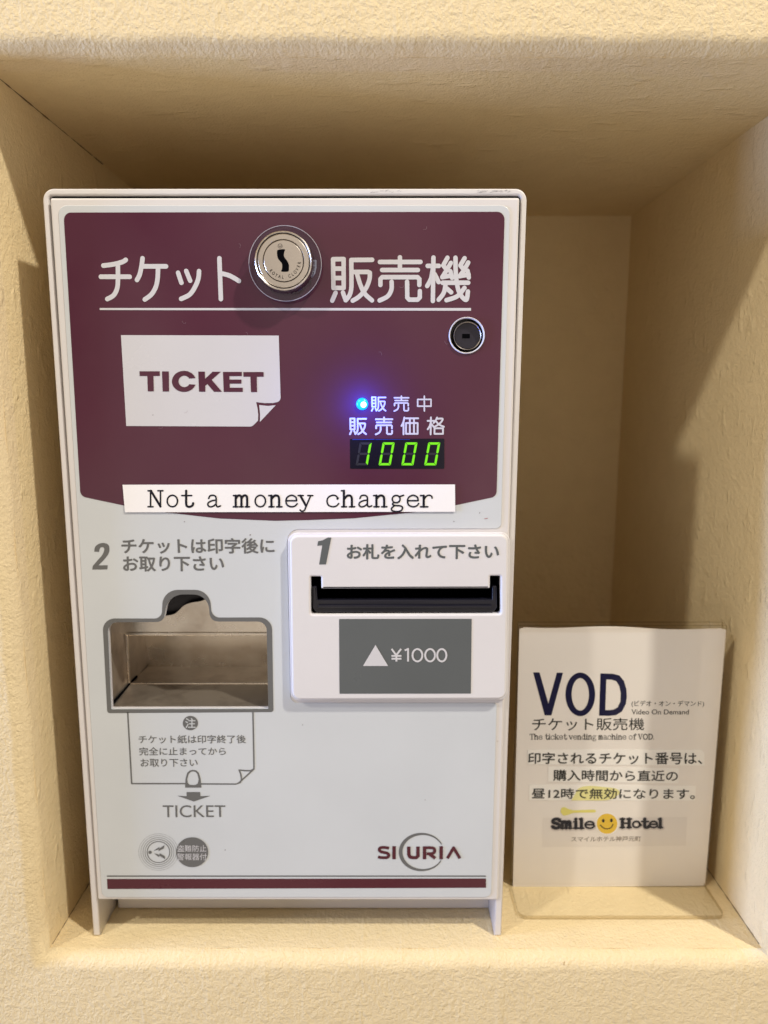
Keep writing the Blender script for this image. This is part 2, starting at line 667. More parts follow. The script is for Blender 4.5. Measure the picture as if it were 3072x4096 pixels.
# ------------------------------------------------------------------ ticket machine
YC = 0.310            # front edge of the casing
YD = 0.3086           # door front
YS = 0.3083           # panel sheet front
PR = YS - 0.0001      # print on the sheet
PR2 = YS - 0.0002
PR3 = YS - 0.0003

mach = thing('ticket_machine', 'white ticket vending machine with a maroon upper panel, standing in the plastered niche', 'ticket machine', (-0.042, 0.36, ZB))

outer = rp(ID, [(373, 3735), (168, 754, 46), (2109, 754, 46), (2006, 3735)], YC)
inner = rp(ID, [(1977, 3735), (2086, 779, 16), (192, 780, 16), (401, 3735)], YC)
zfl = ZB + 0.0003
outer = [(x, max(z, zfl) if z > -0.25 else zfl) for x, z in outer]
inner = [(x, max(z, zfl) if z > -0.25 else zfl) for x, z in inner]
shell = sheet('casing', [outer + inner], YC, M['white_paint'], mach, thick=0.105, bevel=0.0006)
bp_ = rp(ID, [(401, 3640), (200, 790), (2080, 790), (1990, 3640)], YC)
sheet('back_plate', [bp_], 0.398, M['white_paint'], mach, thick=0.002)
pl = [P(402, 3590, YC)[0], P(1989, 3590, YC)[0]]
box('plinth', (pl[0] + 0.0004, 0.3285, ZB + 0.0004), (pl[1] - 0.0004, 0.395, -0.238), M['white_paint'], mach, 0.0008)

# openings
key_c = QQ(775, 745)
hole_key = circle(ID, key_c[0], key_c[1], 74, YD, n=40)
open_px = [(240, 718, 75), (650, 715, 60), (690, 512, 138), (978, 512, 138), (998, 712, 60), (1412, 712, 66), (1425, 1355, 6), (268, 1358, 6)]
hole_out = rp(C5, open_px, YD)
slot_px = [(225, 406, 8), (291, 406, 8), (292, 482, 6), (1359, 480, 6), (1360, 402, 8), (1426, 402, 8), (1427, 642, 14), (226, 645, 14)]
hole_in = rp(C6, [(222, 402), (1429, 399), (1429, 646), (222, 648)], YD)

door_loop = rp(ID, [(391, 3600, 8), (199, 791, 9), (2079, 790, 9), (1993, 3601, 8)], YD)
door = sheet('door', [door_loop, hole_key, hole_out, hole_in], YD, M['white_paint'], mach, thick=0.0034, bevel=0.0009, bres=3)
gap_hole = rp(ID, [(420, 3570), (222, 815), (2056, 815), (1965, 3570)], 0.3122)
sheet('gap_shade', [rp(ID, [(399, 3594), (190, 778), (2088, 777), (1981, 3594)], 0.3122), gap_hole], 0.3122, M['dark_void'], mach)  # dark ring added behind the door gap to deepen its shade

sheet_loop = rp(ID, [(231, 821, 36), (2041, 821, 36), (2005, 2115, 22), (1148, 2118, 48), (1163, 2812, 30), (1988, 2812, 14), (1965, 3590, 26), (407, 3590, 26)], YS)
panel = sheet('panel_sheet', [sheet_loop, rp(C5, open_px, YS), circle(ID, key_c[0], key_c[1], 74, YS, n=40)], YS, M['panel'], mach, thick=0.0012, bevel=0.00025)

mar = [(322, 1985, 26)] + [(497, 2022), (666, 2050), (880, 2074), (1100, 2083), (1240, 2080), (1416, 2073), (1657, 2049), (1821, 2021)] + [(1986, 1986, 26), (2019, 847, 30), (254, 850, 30)]
sheet('maroon_print', [rp(ID, mar, PR), circle(ID, key_c[0], key_c[1], 74, PR, n=40)], PR, M['maroon'], panel)

# --- title in rounded strokes
def lines_from(fr, strokes_, w, Y, wpt):
    wid = pxw(fr, wpt[0], wpt[1], w, Y)
    return [([P(*fr(*q), Y) for q in (smooth(s[1:]) if s[0] == 's' else s)], wid) for s in strokes_]


KATA = [
    ['s', (437, 568), (500, 560), (560, 545), (586, 530)], [(420, 642), (612, 642)],
    ['s', (533, 556), (534, 660), (528, 720), (505, 765), (463, 790)],
    ['s', (697, 520), (690, 575), (677, 630), (660, 663)], [(697, 573), (853, 573)],
    ['s', (800, 575), (797, 650), (785, 710), (755, 760), (712, 793)],
    [(933, 616), (955, 682)], [(987, 604), (1013, 668)],
    ['s', (1072, 605), (1067, 655), (1045, 710), (1010, 760), (953, 789)],
    [(1207, 520), (1217, 790)], ['s', (1213, 618), (1275, 635), (1337, 670)]]
HAN = [
    [(82, 222), (190, 220), (191, 515), (86, 515), (82, 222)], [(82, 318), (190, 318)], [(84, 414), (190, 414)],
    [(108, 565), (74, 645)], [(183, 562), (211, 640)],
    [(270, 230), (482, 228)], ['s', (268, 230), (270, 400), (268, 520), (250, 590), (213, 640)],
    [(270, 352), (440, 352), (458, 366)], ['s', (458, 360), (455, 420), (430, 495), (390, 560), (340, 610), (283, 645)], ['s', (325, 365), (360, 480), (405, 572), (480, 642)]]
URI = [
    [(765, 203), (765, 330)], [(560, 250), (975, 250)], [(583, 332), (948, 332)],
    [(566, 485), (566, 425), (585, 405), (945, 405), (963, 425), (963, 485)],
    ['s', (680, 452), (678, 530), (640, 600), (557, 643)],
    [(838, 452), (840, 612), (860, 635), (945, 635), (968, 612), (968, 547)]]
KI = [
    [(1107, 205), (1101, 648)], [(1048, 290), (1162, 290)], ['s', (1100, 320), (1082, 420), (1043, 495)], [(1120, 375), (1160, 455)],
    [(1250, 207), (1207, 285), (1240, 325)], [(1285, 260), (1235, 345), (1197, 405)], [(1197, 405), (1288, 388)], [(1280, 345), (1297, 412)],
    ['s', (1332, 207), (1338, 400), (1370, 560), (1440, 637), (1459, 552)],
    [(1425, 212), (1382, 285), (1415, 325)], [(1462, 256), (1415, 340), (1374, 395)], [(1374, 395), (1466, 378)], [(1455, 340), (1468, 408)],
    [(1200, 462), (1462, 462)], ['s', (1232, 470), (1212, 565), (1160, 635)], [(1245, 522), (1288, 560)], ['s', (1424, 515), (1350, 600), (1240, 640)]]
strokes('title_lettering', lines_from(C1, KATA, 30, PR2, (700, 650)), PR2, M['white_print'], panel)
strokes('title_lettering', lines_from(KK, HAN + URI + KI, 45, PR2, (700, 450)), PR2, M['white_print'], panel)
u0, u1 = C1(412, 856), C2(1291, 716)
sheet('underline', [[P(399, 1232, PR2), P(1884, 1232, PR2), P(1884, 1243, PR2), P(399, 1240, PR2)]], PR2, M['white_print'], panel)


def norm_glyph(g, bx):
    x0, y0, x1, y1 = bx
    return [([s[0]] if s[0] == 's' else []) + [((p[0] - x0) / (x1 - x0), (p[1] - y0) / (y1 - y0)) for p in s if p != 's'] for s in g]


def place_glyph(g, bx):
    x0, y0, x1, y1 = bx
    return [([s[0]] if s[0] == 's' else []) + [(x0 + p[0] * (x1 - x0), y0 + p[1] * (y1 - y0)) for p in s if p != 's'] for s in g]


nHAN = norm_glyph(HAN, (72, 208, 484, 648))
nURI = norm_glyph(URI, (557, 203, 975, 645))
nCHU = [[(0, .22), (1, .22), (1, .68), (0, .68), (0, .22)], [(.5, 0), (.5, 1)]]
nKA = [['s', (.17, 0), (.12, .25), (0, .5)], [(.12, .25), (.12, 1)], [(.27, .05), (1, .05)], [(.5, .05), (.5, .95)], [(.75, .05), (.75, .95)],
       [(.27, .33), (.97, .33), (.97, .97), (.27, .97), (.27, .33)]]
nKAKU = [[(0, .2), (.4, .2)], [(.2, 0), (.18, 1)], ['s', (.2, .25), (.13, .5), (0, .7)], [(.24, .4), (.36, .55)],
         ['s', (.58, 0), (.48, .2), (.36, .32)], ['s', (.55, .08), (.92, .08), (.75, .35), (.38, .58)], ['s', (.5, .2), (.7, .42), (1, .55)],
         [(.42, .64), (.94, .64), (.94, .97), (.42, .97), (.42, .64)]]
row1 = place_glyph(nHAN, (453, 90, 640, 278)) + place_glyph(nURI, (753, 82, 944, 280)) + place_glyph(nCHU, (1064, 82, 1241, 278))
row2 = place_glyph(nHAN, (165, 373, 380, 588)) + place_glyph(nURI, (508, 365, 728, 590)) + place_glyph(nKA, (850, 365, 1070, 588)) + place_glyph(nKAKU, (1197, 365, 1412, 588))
strokes('status_lettering', lines_from(DD, row1, 20, PR2, (800, 400)), PR2, M['white_print'], panel)
strokes('price_lettering', lines_from(DD, row2, 24, PR2, (800, 400)), PR2, M['white_print'], panel)

# --- ticket emblem
em = [(388, 150), (1435, 153), (1448, 590, 34), (1395, 601), (1340, 601), (1285, 595), (1294, 635), (1299, 680), (1297, 718), (1258, 757, 38), (423, 753)]
fold = [(1305, 614), (1365, 620), (1415, 615), (1310, 726), (1311, 670)]
emb = sheet('ticket_emblem', [rp(C3, em, PR2), pts(C3, fold, PR2)], PR2, M['white_print'], panel)
T1 = [(511, 390), (645, 390), (646, 421), (603, 421), (606, 523), (566, 523), (563, 421), (512, 421)]
I1 = [(660, 391), (705, 391), (707, 524), (665, 524)]
K1 = [(901, 392), (944, 392), (946, 440), (996, 393), (1050, 393), (990, 447), (1058, 526), (1006, 526), (961, 474), (947, 487), (948, 526), (906, 525)]
E1 = [(1065, 394), (1190, 394), (1190, 422), (1107, 422), (1108, 445), (1187, 445), (1187, 472), (1109, 472), (1110, 499), (1196, 499), (1196, 527), (1070, 527)]
T2 = [(1200, 395), (1334, 395), (1335, 426), (1289, 426), (1291, 528), (1251, 528), (1247, 426), (1201, 426)]
Co = [(806 + 80 * math.cos(math.radians(a)), 457 - 70 * math.sin(math.radians(a))) for a in range(18, 343, 9)]
Ci = [(808 + 38 * math.cos(math.radians(a)), 457 - 38 * math.sin(math.radians(a))) for a in range(330, 29, -10)]
sheet('emblem_lettering', [pts(C3, g, PR3) for g in (T1, I1, K1, E1, T2, Co + Ci)], PR3, M['maroon'], panel)

# --- serif letters drawn as strokes (unit box, baseline 0, x height 0.72)
def ell(cx, cy, rx, ry, a0=0, a1=360, n=20):
    return [(cx + rx * math.cos(math.radians(a0 + (a1 - a0) * k / n)), cy + ry * math.sin(math.radians(a0 + (a1 - a0) * k / n))) for k in range(n + 1)]


A_, B_ = 'thin', 'fat'
SER = {
    'N': (1, [(A_, [(.18, 0), (.18, 1)]), (B_, [(.2, 1), (.82, .02)]), (A_, [(.82, 0), (.82, 1)]), (A_, [(.02, 1), (.24, 1)]), (A_, [(.66, 1), (.98, 1)]), (A_, [(.02, 0), (.34, 0)])]),
    'o': (.95, [(A_, ell(.5, .36, .37, .36))]),
    't': (.85, [(B_, smooth([(.42, 1), (.42, .2), (.5, .03), (.66, 0), (.85, .08), (.9, .22)])), (A_, [(.12, .7), (.8, .7)])]),
    'a': (.95, [(A_, smooth([(.16, .52), (.25, .68), (.45, .72), (.63, .65), (.68, .48), (.68, .12), (.78, 0), (.97, .06)])), (A_, smooth([(.68, .42), (.4, .38), (.16, .27), (.1, .12), (.24, 0), (.48, .04), (.68, .2)]))]),
    'm': (1.1, [(A_, [(0, .7), (.14, .7)]), (B_, [(.14, .7), (.14, 0)]), (B_, smooth([(.14, .5), (.26, .68), (.4, .7), (.48, .55), (.48, 0)])), (B_, smooth([(.48, .5), (.6, .68), (.75, .7), (.83, .55), (.83, 0)])), (A_, [(0, 0), (.27, 0)]), (A_, [(.37, 0), (.59, 0)]), (A_, [(.72, 0), (.97, 0)])]),
    'n': (1, [(A_, [(.03, .7), (.22, .7)]), (B_, [(.22, .7), (.22, 0)]), (B_, smooth([(.22, .48), (.4, .67), (.6, .7), (.74, .55), (.75, 0)])), (A_, [(.05, 0), (.4, 0)]), (A_, [(.58, 0), (.94, 0)])]),
    'e': (.95, [(A_, [(.12, .38), (.86, .38)]), (A_, smooth([(.86, .38), (.8, .6), (.5, .72), (.2, .6), (.1, .36), (.2, .1), (.5, 0), (.75, .06), (.9, .2)]))]),
    'y': (1, [(B_, [(.14, .7), (.54, .05)]), (A_, smooth([(.86, .7), (.54, .02), (.42, -.22), (.25, -.28), (.12, -.2)])), (A_, [(0, .7), (.34, .7)]), (A_, [(.66, .7), (1, .7)])]),
    'c': (.95, [(A_, smooth([(.84, .5), (.74, .66), (.5, .72), (.2, .6), (.1, .36), (.2, .1), (.5, 0), (.75, .06), (.9, .2)])), (B_, [(.82, .5), (.84, .54)])]),
    'h': (1, [(A_, [(.03, 1), (.2, 1)]), (B_, [(.2, 1), (.2, 0)]), (B_, smooth([(.2, .45), (.4, .67), (.6, .7), (.74, .55), (.75, 0)])), (A_, [(.05, 0), (.38, 0)]), (A_, [(.58, 0), (.94, 0)])]),
    'g': (.95, [(A_, ell(.42, .48, .27, .23)), (A_, [(.64, .63), (.92, .72)]), (A_, smooth([(.25, .28), (.17, .16), (.35, .08), (.7, .06), (.86, -.06), (.75, -.24), (.45, -.3), (.15, -.24), (.1, -.1), (.27, .05)]))]),
    'r': (.95, [(A_, [(.08, .7), (.3, .7)]), (B_, [(.3, .7), (.3, 0)]), (A_, [(.08, 0), (.58, 0)]), (A_, smooth([(.3, .4), (.45, .63), (.65, .72), (.84, .66), (.88, .54)]))]),
    'T': (1, [(B_, [(.5, 1), (.5, 0)]), (A_, [(.28, 0), (.72, 0)]), (A_, [(.04, 1), (.96, 1)]), (A_, [(.04, 1), (.04, .78)]), (A_, [(.96, 1), (.96, .78)])]),
    'i': (.5, [(B_, [(.25, .7), (.25, 0)]), (A_, [(.08, .7), (.25, .7)]), (A_, [(.05, 0), (.45, 0)]), (B_, [(.25, .96), (.25, .99)])]),
    'l': (.5, [(B_, [(.25, 1), (.25, 0)]), (A_, [(.08, 1), (.25, 1)]), (A_, [(.05, 0), (.45, 0)])]),
    'k': (1, [(B_, [(.2, 1), (.2, 0)]), (A_, [(.04, 1), (.2, 1)]), (A_, [(.04, 0), (.38, 0)]), (A_, [(.76, .7), (.22, .28)]), (B_, [(.42, .42), (.8, 0)]), (A_, [(.6, .7), (.92, .7)]), (A_, [(.64, 0), (.98, 0)])]),
    'v': (.95, [(B_, [(.14, .7), (.48, .02)]), (A_, [(.82, .7), (.48, .02)]), (A_, [(0, .7), (.32, .7)]), (A_, [(.64, .7), (.96, .7)])]),
    'd': (1, [(A_, ell(.42, .36, .3, .35)), (B_, [(.75, 1), (.75, 0)]), (A_, [(.58, 1), (.75, 1)]), (A_, [(.75, 0), (.95, 0)])]),
    'f': (.75, [(B_, smooth([(.85, .88), (.68, 1), (.48, .9), (.42, .7), (.42, 0)])), (A_, [(.12, .69), (.75, .69)]), (A_, [(.2, 0), (.66, 0)])]),
    'V': (1.1, [(B_, [(.18, 1), (.54, .02)]), (A_, [(.92, 1), (.54, .02)]), (A_, [(.02, 1), (.4, 1)]), (A_, [(.74, 1), (1.08, 1)])]),
    'O': (1.2, [(B_, ell(.6, .5, .48, .5))]),
    'D': (1.15, [(B_, [(.25, 1), (.25, 0)]), (A_, [(.05, 1), (.5, 1)]), (A_, [(.05, 0), (.5, 0)]), (B_, smooth([(.45, 1), (.85, .88), (1.05, .5), (.85, .12), (.45, 0)]))]),
    'S': (.85, [(B_, smooth([(.76, .78), (.6, .97), (.35, .98), (.14, .82), (.2, .6), (.6, .44), (.76, .25), (.6, .04), (.32, .0), (.1, .2)])), (A_, [(.77, .74), (.77, .98)]), (A_, [(.1, .02), (.1, .27)])]),
    'H': (1.2, [(B_, [(.25, 1), (.25, 0)]), (B_, [(.95, 1), (.95, 0)]), (A_, [(.25, .5), (.95, .5)]), (A_, [(.04, 1), (.46, 1)]), (A_, [(.04, 0), (.46, 0)]), (A_, [(.74, 1), (1.16, 1)]), (A_, [(.74, 0), (1.16, 0)])]),
    '.': (.45, [(B_, [(.2, .03), (.21, .04)])]),
    ' ': (.5, []),
}


def serif_glyph(ch, x0, x1, base, cap, fr, Y, thin, fat):
    adv, st = SER[ch]
    res = []
    wid = {A_: pxw(fr, x0, base, thin, Y), B_: pxw(fr, x0, base, fat, Y)}
    for k, line in st:
        res.append(([P(*fr(x0 + p[0] / adv * (x1 - x0), base - p[1] * (base - cap)), Y) for p in line], wid[k]))
    return res


def serif_run(text, x0, x1, base, cap, fr, Y, thin, fat, squash=None):
    tot = sum(SER[c][0] for c in text)
    x = x0; res = []
    for c in text:
        w = SER[c][0] / tot * (x1 - x0)
        res += serif_glyph(c, x, x + w, base, cap, fr, Y, thin, fat)
        x += w
    return res


LP = YS - 0.0006
strip = sheet('paper_strip', [[P(490, 1939, LP), P(1820, 1938, LP), P(1821, 2047, LP), P(500, 2049, LP)]], LP, M['paper'], mach, thick=0.0002)
strip['label'] = 'white paper strip reading Not a money changer'
LP2 = LP - 0.00008
cent = {'N': [622.5], }
run = [('N', 622), ('o', 688), ('t', 745), ('a', 853), ('m', 970), ('o', 1040), ('n', 1102), ('e', 1165), ('y', 1222),
       ('c', 1330), ('h', 1393), ('a', 1458), ('n', 1522), ('g', 1588), ('e', 1651), ('r', 1705)]
ln = []
for ch, cx in run:
    hw = {'N': 31, 'm': 33, 'o': 28, 'e': 28}.get(ch, 29)
    ln += serif_glyph(ch, cx - hw * SER[ch][0], cx + hw * SER[ch][0], 2027, 1963, ID, LP2, 6.2, 9.0)
strokes('strip_lettering', ln, LP2, M['ink'], strip)

# --- lock
lc0 = P(*LK(790, 765), YS - 0.004)
rc = pxw(LK, 790, 765, 605, YS - 0.004)
YL0 = YS - 0.0002
lock = lathe('lock', P(*LK(760, 722), YS - 0.008), [], M['chrome'], mach) if False else None
lm = P(*LK(760, 716), YS - 0.0085)
rm = pxw(LK, 760, 716, 482, YS - 0.0085)
yt = YS - 0.0085
lock = lathe('lock', lm, [(rm * .98, YL0), (rm, YL0 - .0003), (rm, yt + .0012), (rm * .985, yt + .0003), (rm * .955, yt), (rm * .93, yt + .0002), (rm * .925, yt + .0011), (rm * .895, yt + .0011),
                          (rm * .89, yt + .0004), (rm * .86, yt + .0001), (rm * .725, yt + .0001), (rm * .71, yt + .0003), (rm * .705, yt + .0012), (rm * .685, yt + .0012),
                          (rm * .68, yt + .0003), (rm * .66, yt + .0001), (0, yt + .0001)], M['chrome'], mach)
lathe('lock_collar', lc0, [(rc, YL0), (rc, YS - .0036), (rc * .985, YS - .004), (rm * 1.02 * 1.0, YS - .004), (rm * 1.02, YL0)], M['collar'], lock)
lathe('collar_rim', lc0, [(rc * 1.003, YS - .0038), (rc * 1.0, YS - .00412), (rc * .988, YS - .00412), (rc * .983, YS - .0040)], M['collar_edge'], lock)
# dark groove rings
for k, (ra, rb) in enumerate(((.928, .893), (.708, .682))):
    lathe('groove', lm, [(rm * ra, yt + .00105), (rm * rb, yt + .00105)], M['black_plastic'], lock)
kh = [(672, 600), (675, 560), (690, 545), (730, 537), (781, 541), (770, 590), (768, 640), (785, 680), (815, 725), (834, 775), (836, 830), (830, 880), (790, 890), (730, 884), (742, 840), (740, 765), (712, 722), (682, 670)]
yk = yt + .00002
kh = [(756 + (x - 756) * 1.22, 712 + (y - 712) * 1.06) for x, y in kh]
sheet('keyhole', [pts(LK, smooth(kh + kh[:1], 3), yk)], yk, M['dark_void'], lock)
word = 'ROYAL CLOVER'
for i, ch in enumerate(word):
    if ch == ' ':
        continue
    a = math.radians(218 + (352 - 218) * i / (len(word) - 1))
    me = text_mesh(ch, 0.012)
    xs = [v.co.x for v in me.vertices]
    mx = (min(xs) + max(xs)) / 2
    sc_ = pxw(LK, 760, 712, 78, yk)
    rr = pxw(LK, 760, 712, 292, yk)
    cc = P(*LK(762, 712), yk)
    for v in me.vertices:
        lx, ly = (v.co.x - mx) * sc_ * .8, v.co.y * sc_
        rad = rr - ly
        th = a + lx / rr
        v.co = (cc[0] + rad * math.cos(th), yk, cc[1] + rad * math.sin(th))
    if i == 0:
        joined = bmesh.new()
    joined.from_mesh(me)
lo = bpy.data.meshes.new('lock_lettering')
joined.to_mesh(lo); joined.free()
M['stamp'] = plain_mat('stamped_letters', (0.22, 0.19, 0.16), 0.4, metal=0.6)
put('lock_lettering', lo, M['stamp'], lock)
strokes('crown_mark', [([P(*LK(x, y), yk) for x, y in ell(706, 472, 36, 36)], pxw(LK, 700, 470, 9, yk)),
                       ([P(*LK(x, y), yk) for x, y in ((686, 455), (692, 490), (706, 470), (720, 490), (727, 455))], pxw(LK, 700, 470, 9, yk))], yk, M['stamp'], lock)
gm = PR2
strokes('lock_mark', [([P(*LK(x, y), gm) for x, y in ((1235, 715), (1300, 715), (1300, 830), (1280, 920), (1240, 985), (1205, 975))], pxw(LK, 1200, 800, 22, gm)),
                      ([P(*LK(x, y), gm) for x, y in ((1240, 790), (1298, 800))], pxw(LK, 1200, 800, 18, gm)),
                      ([P(*LK(x, y), gm) for x, y in ((1225, 880), (1280, 900))], pxw(LK, 1200, 800, 18, gm)),
                      ([P(*LK(x, y), gm) for x, y in ((1150, 1060), (1200, 1015))], pxw(LK, 1200, 800, 30, gm))], gm, M['light_print'], panel)

# --- key switch
kc = P(*QQ(775, 745), YS)
rk = pxw(QQ, 775, 745, 478, YS)
ksw = lathe('key_switch', kc, [(rk * 1.0, YS - .0001), (rk * 1.0, YS - .0005), (rk * .965, YS - .0009), (rk * .925, YS - .0005), (rk * .92, YS + .0004), (rk * .895, YS + .004)], M['white_plastic'], mach)
kc2 = P(*QQ(790, 755), YS + .0015)
rk2 = pxw(QQ, 790, 755, 378, YS + .0015)
lathe('recess', kc, [(rk * .894, YS + .0005), (rk * .894, YS + .006), (0, YS + .006)], M['black_plastic'], ksw)
lathe('switch_ring', kc2, [(rk2, YS + .0055), (rk2, YS + .0016), (rk2 * .965, YS + .001), (rk2 * .91, YS + .0013), (rk2 * .89, YS + .002)], plain_mat('dark_nickel', (0.40, 0.35, 0.30), 0.35, metal=1.0), ksw)
M['core'] = plain_mat('black_switch_face', (0.022, 0.020, 0.032), 0.3)
core = lathe('switch_core', kc2, [(rk2 * .892, YS + .003), (rk2 * .892, YS + .0019), (rk2 * .87, YS + .0016), (0, YS + .0016)], M['core'], ksw)
yk2 = YS + .0015
sheet('keyway', [pts(QQ, [(655, 700), (860, 700), (860, 820), (655, 820)], yk2)], yk2, M['dark_void'], ksw)
strokes('keyway_rim', [([P(*QQ(x, y), yk2) for x, y in ell(790, 760, 130, 130, 20, 60, 8)], pxw(QQ, 790, 760, 14, yk2)),
                       ([P(*QQ(x, y), yk2) for x, y in ell(790, 760, 130, 130, 110, 150, 8)], pxw(QQ, 790, 760, 14, yk2))], yk2, M['segment_off'], ksw)

# --- status lamp
lcx, lcz = P(*DD(327, 185), PR2)
rl = pxw(DD, 327, 185, 80, PR2)
led = lathe('status_lamp', (lcx, lcz), [(rl, PR), (rl * .98, PR - .0004), (rl * .8, PR - .0010), (rl * .45, PR - .0014), (0, PR - .0015)], M['led'], mach)
lathe('lamp_core', (lcx + rl * .22, lcz - rl * .1), [(rl * .5, PR - .0008), (rl * .46, PR - .0014), (rl * .25, PR - .0017), (0, PR - .0018)], M['led_core'], led)
led_l = lamp('lamp_halo_fill', 'POINT', (lcx, PR - 0.0085, lcz), 0.045, (0.02, 0.08, 1.0), 0.002)  # blue lamp added in front of the LED to imitate its halo

# --- price display
win = sheet('price_display', [rp(DD, [(165, 650, 14), (1418, 645, 14), (1418, 1045, 14), (168, 1045, 14)], PR2)], PR2, M['display'], mach)
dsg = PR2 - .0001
strokes('painted_glint', [([P(*DD(200, 657), dsg), P(*DD(488, 655), dsg)], pxw(DD, 300, 650, 7, dsg)), ([P(*DD(505, 657), dsg), P(*DD(960, 657), dsg)], pxw(DD, 300, 650, 5, dsg))], dsg,
        plain_mat('painted_blue_glint', (0.02, 0.05, 0.35), 0.3), win)  # blue light along the window's top edge, painted as thin strips


def seg_polys(x, lit):
    """seven slanted bars; x = lower left corner of the digit cell"""
    W, H, t, g, sl = 160, 305, 30, 4, 55
    def q(px, py):
        return (x + px + sl * py / H, 1000 - py)
    h = H / 2
    segs = {
        'a': [(g, H), (W - g, H), (W - t - g, H - t), (t + g, H - t)],
        'd': [(g, 0), (t + g, t), (W - t - g, t), (W - g, 0)],
        'f': [(0, H - g), (t, H - t - g), (t, h + t / 2 + g), (t / 2, h + g), (0, h + t / 2 + g)],
        'b': [(W, H - g), (W, h + t / 2 + g), (W - t / 2, h + g), (W - t, h + t / 2 + g), (W - t, H - t - g)],
        'e': [(0, g), (0, h - t / 2 - g), (t / 2, h - g), (t, h - t / 2 - g), (t, t + g)],
        'c': [(W, g), (W - t, t + g), (W - t, h - t / 2 - g), (W - t / 2, h - g), (W, h - t / 2 - g)],
        'g': [(t / 2 + g, h), (t + g, h + t / 2), (W - t - g, h + t / 2), (W - t / 2 - g, h), (W - t - g, h - t / 2), (t + g, h - t / 2)]}
    return ([[q(*p) for p in segs[k]] for k in 'abcdefg' if k in lit], [[q(*p) for p in segs[k]] for k in 'abcdefg' if k not in lit])


for x, lit in ((240, 'bc'), (545, 'abcdef'), (847, 'abcdef'), (1150, 'abcdef')):
    on, off = seg_polys(x, lit)
    dg_ = sheet('digit', [pts(DD, s, dsg) for s in on], dsg, M['segment_on'], win)
    sheet('unlit_segments', [pts(DD, s, dsg) for s in off], dsg, M['segment_off'], win)

# --- bill inlet
YP = YS - 0.0042
pb = [(92, 146, 52), (1476, 140, 52), (1462, 1180, 50), (108, 1184, 50)]
inlet = sheet('bill_inlet', [rp(C6, pb, YP), rp(C6, slot_px, YP)], YP, M['white_plastic'], mach, thick=0.0047, bevel=0.0009, bres=3)
pb2 = [(80, 128, 62), (1486, 124, 62), (1470, 1186, 54), (100, 1190, 54)]
sheet('inlet_base', [rp(C6, pb2, YS - .0008), rp(C6, [(215, 396, 8), (1436, 392, 8), (1436, 652, 8), (216, 655, 8)], YS - .0008)], YS - .0008, M['white_plastic'], inlet, thick=0.0008, bevel=0.0003)
x0, z0 = P(*C6(215, 645), YP); x1, z1 = P(*C6(1436, 400), YP)


def open_box(name, x0, x1, z0, z1, y0, y1, mat, parent):
    bm = bmesh.new()
    v = [bm.verts.new(p) for p in ((x0, y0, z0), (x1, y0, z0), (x1, y0, z1), (x0, y0, z1), (x0, y1, z0), (x1, y1, z0), (x1, y1, z1), (x0, y1, z1))]
    for f in ((4, 5, 6, 7), (0, 1, 5, 4), (1, 2, 6, 5), (2, 3, 7, 6), (3, 0, 4, 7)):
        bm.faces.new([v[i] for i in f])
    me = bpy.data.meshes.new(name)
    bm.to_mesh(me); bm.free()
    return put(name, me, mat, parent)


open_box('slot_cavity', x0 - .001, x1 + .001, z0 - .001, z1 + .001, YS + .0006, YS + .03, M['dark_void'], inlet)
yl = YP + .0012
lip = sheet('slot_lip', [rp(C6, [(234, 470, 4), (262, 468, 4), (268, 553, 3), (1372, 551, 3), (1376, 466, 4), (1400, 466, 4), (1404, 600, 18), (1385, 628, 6), (262, 632, 6), (238, 605, 18)], yl)], yl, M['black_plastic'], inlet, thick=0.004, bevel=0.0006, bres=3)
box('lip_ridge', (P(*C6(272, 580), yl)[0], yl - .0012, P(*C6(272, 600), yl)[1]), (P(*C6(1372, 580), yl)[0], yl + .001, P(*C6(272, 580), yl)[1]), M['black_plastic'], lip, 0.0005)
yq = YP - .00012
sheet('inlet_number', [pts(C6, [(272, 182), (300, 176), (335, 158), (356, 158), (322, 328), (279, 328), (299, 207), (268, 210)], yq)], yq, M['slate_print'], inlet)
lettering('inlet_lettering', 'お札を入れて下さい', C6, [(453, 200), (1418, 197), (1416, 294), (453, 297)], yq, M['slate_print'], inlet, 0.026)
tag = sheet('note_label', [pts(C6, [(405, 673), (1243, 672), (1238, 1144), (408, 1145)], yq)], yq, M['slate_print'], inlet)
yq2 = yq - .0001
sheet('arrow_mark', [pts(C6, [(635, 837), (715, 970), (556, 970)], yq2)], yq2, M['white_print'], inlet)
YEN = [[(737, 862), (766, 902)], [(797, 862), (766, 902)], [(767, 900), (767, 942)], [(736, 906), (799, 906)], [(736, 924), (799, 924)],
       [(820, 872), (841, 862), (841, 942)], ell(900, 902, 31, 39, 0, 360, 28), ell(980, 902, 31, 39, 0, 360, 28), ell(1054, 902, 29, 39, 0, 360, 28)]
strokes('note_lettering', [([P(*C6(x, y), yq2) for x, y in l], pxw(C6, 900, 900, 12, yq2)) for l in YEN], yq2, M['white_print'], inlet, caps=False)

# --- ticket outlet
out_px = [(202, 689, 92), (640, 690, 62), (648, 478, 168), (990, 478, 168), (1010, 683, 62), (1452, 681, 92), (1463, 1379, 20), (238, 1387, 20)]
outl = sheet('outlet_border', [rp(C5, out_px, PR), rp(C5, [(x, y, r) for x, y, r in open_px], PR)], PR, M['grey_print'], panel)
# steel tray
tx0, tx1 = -0.1272, -0.0500
ty0, ty1 = 0.3215, 0.3625
tz0 = -0.1418
ztop = -0.060
tray = thing if False else None
bm = bmesh.new()


def quad(bm, *p):
    bm.faces.new([bm.verts.new(q) for q in p])


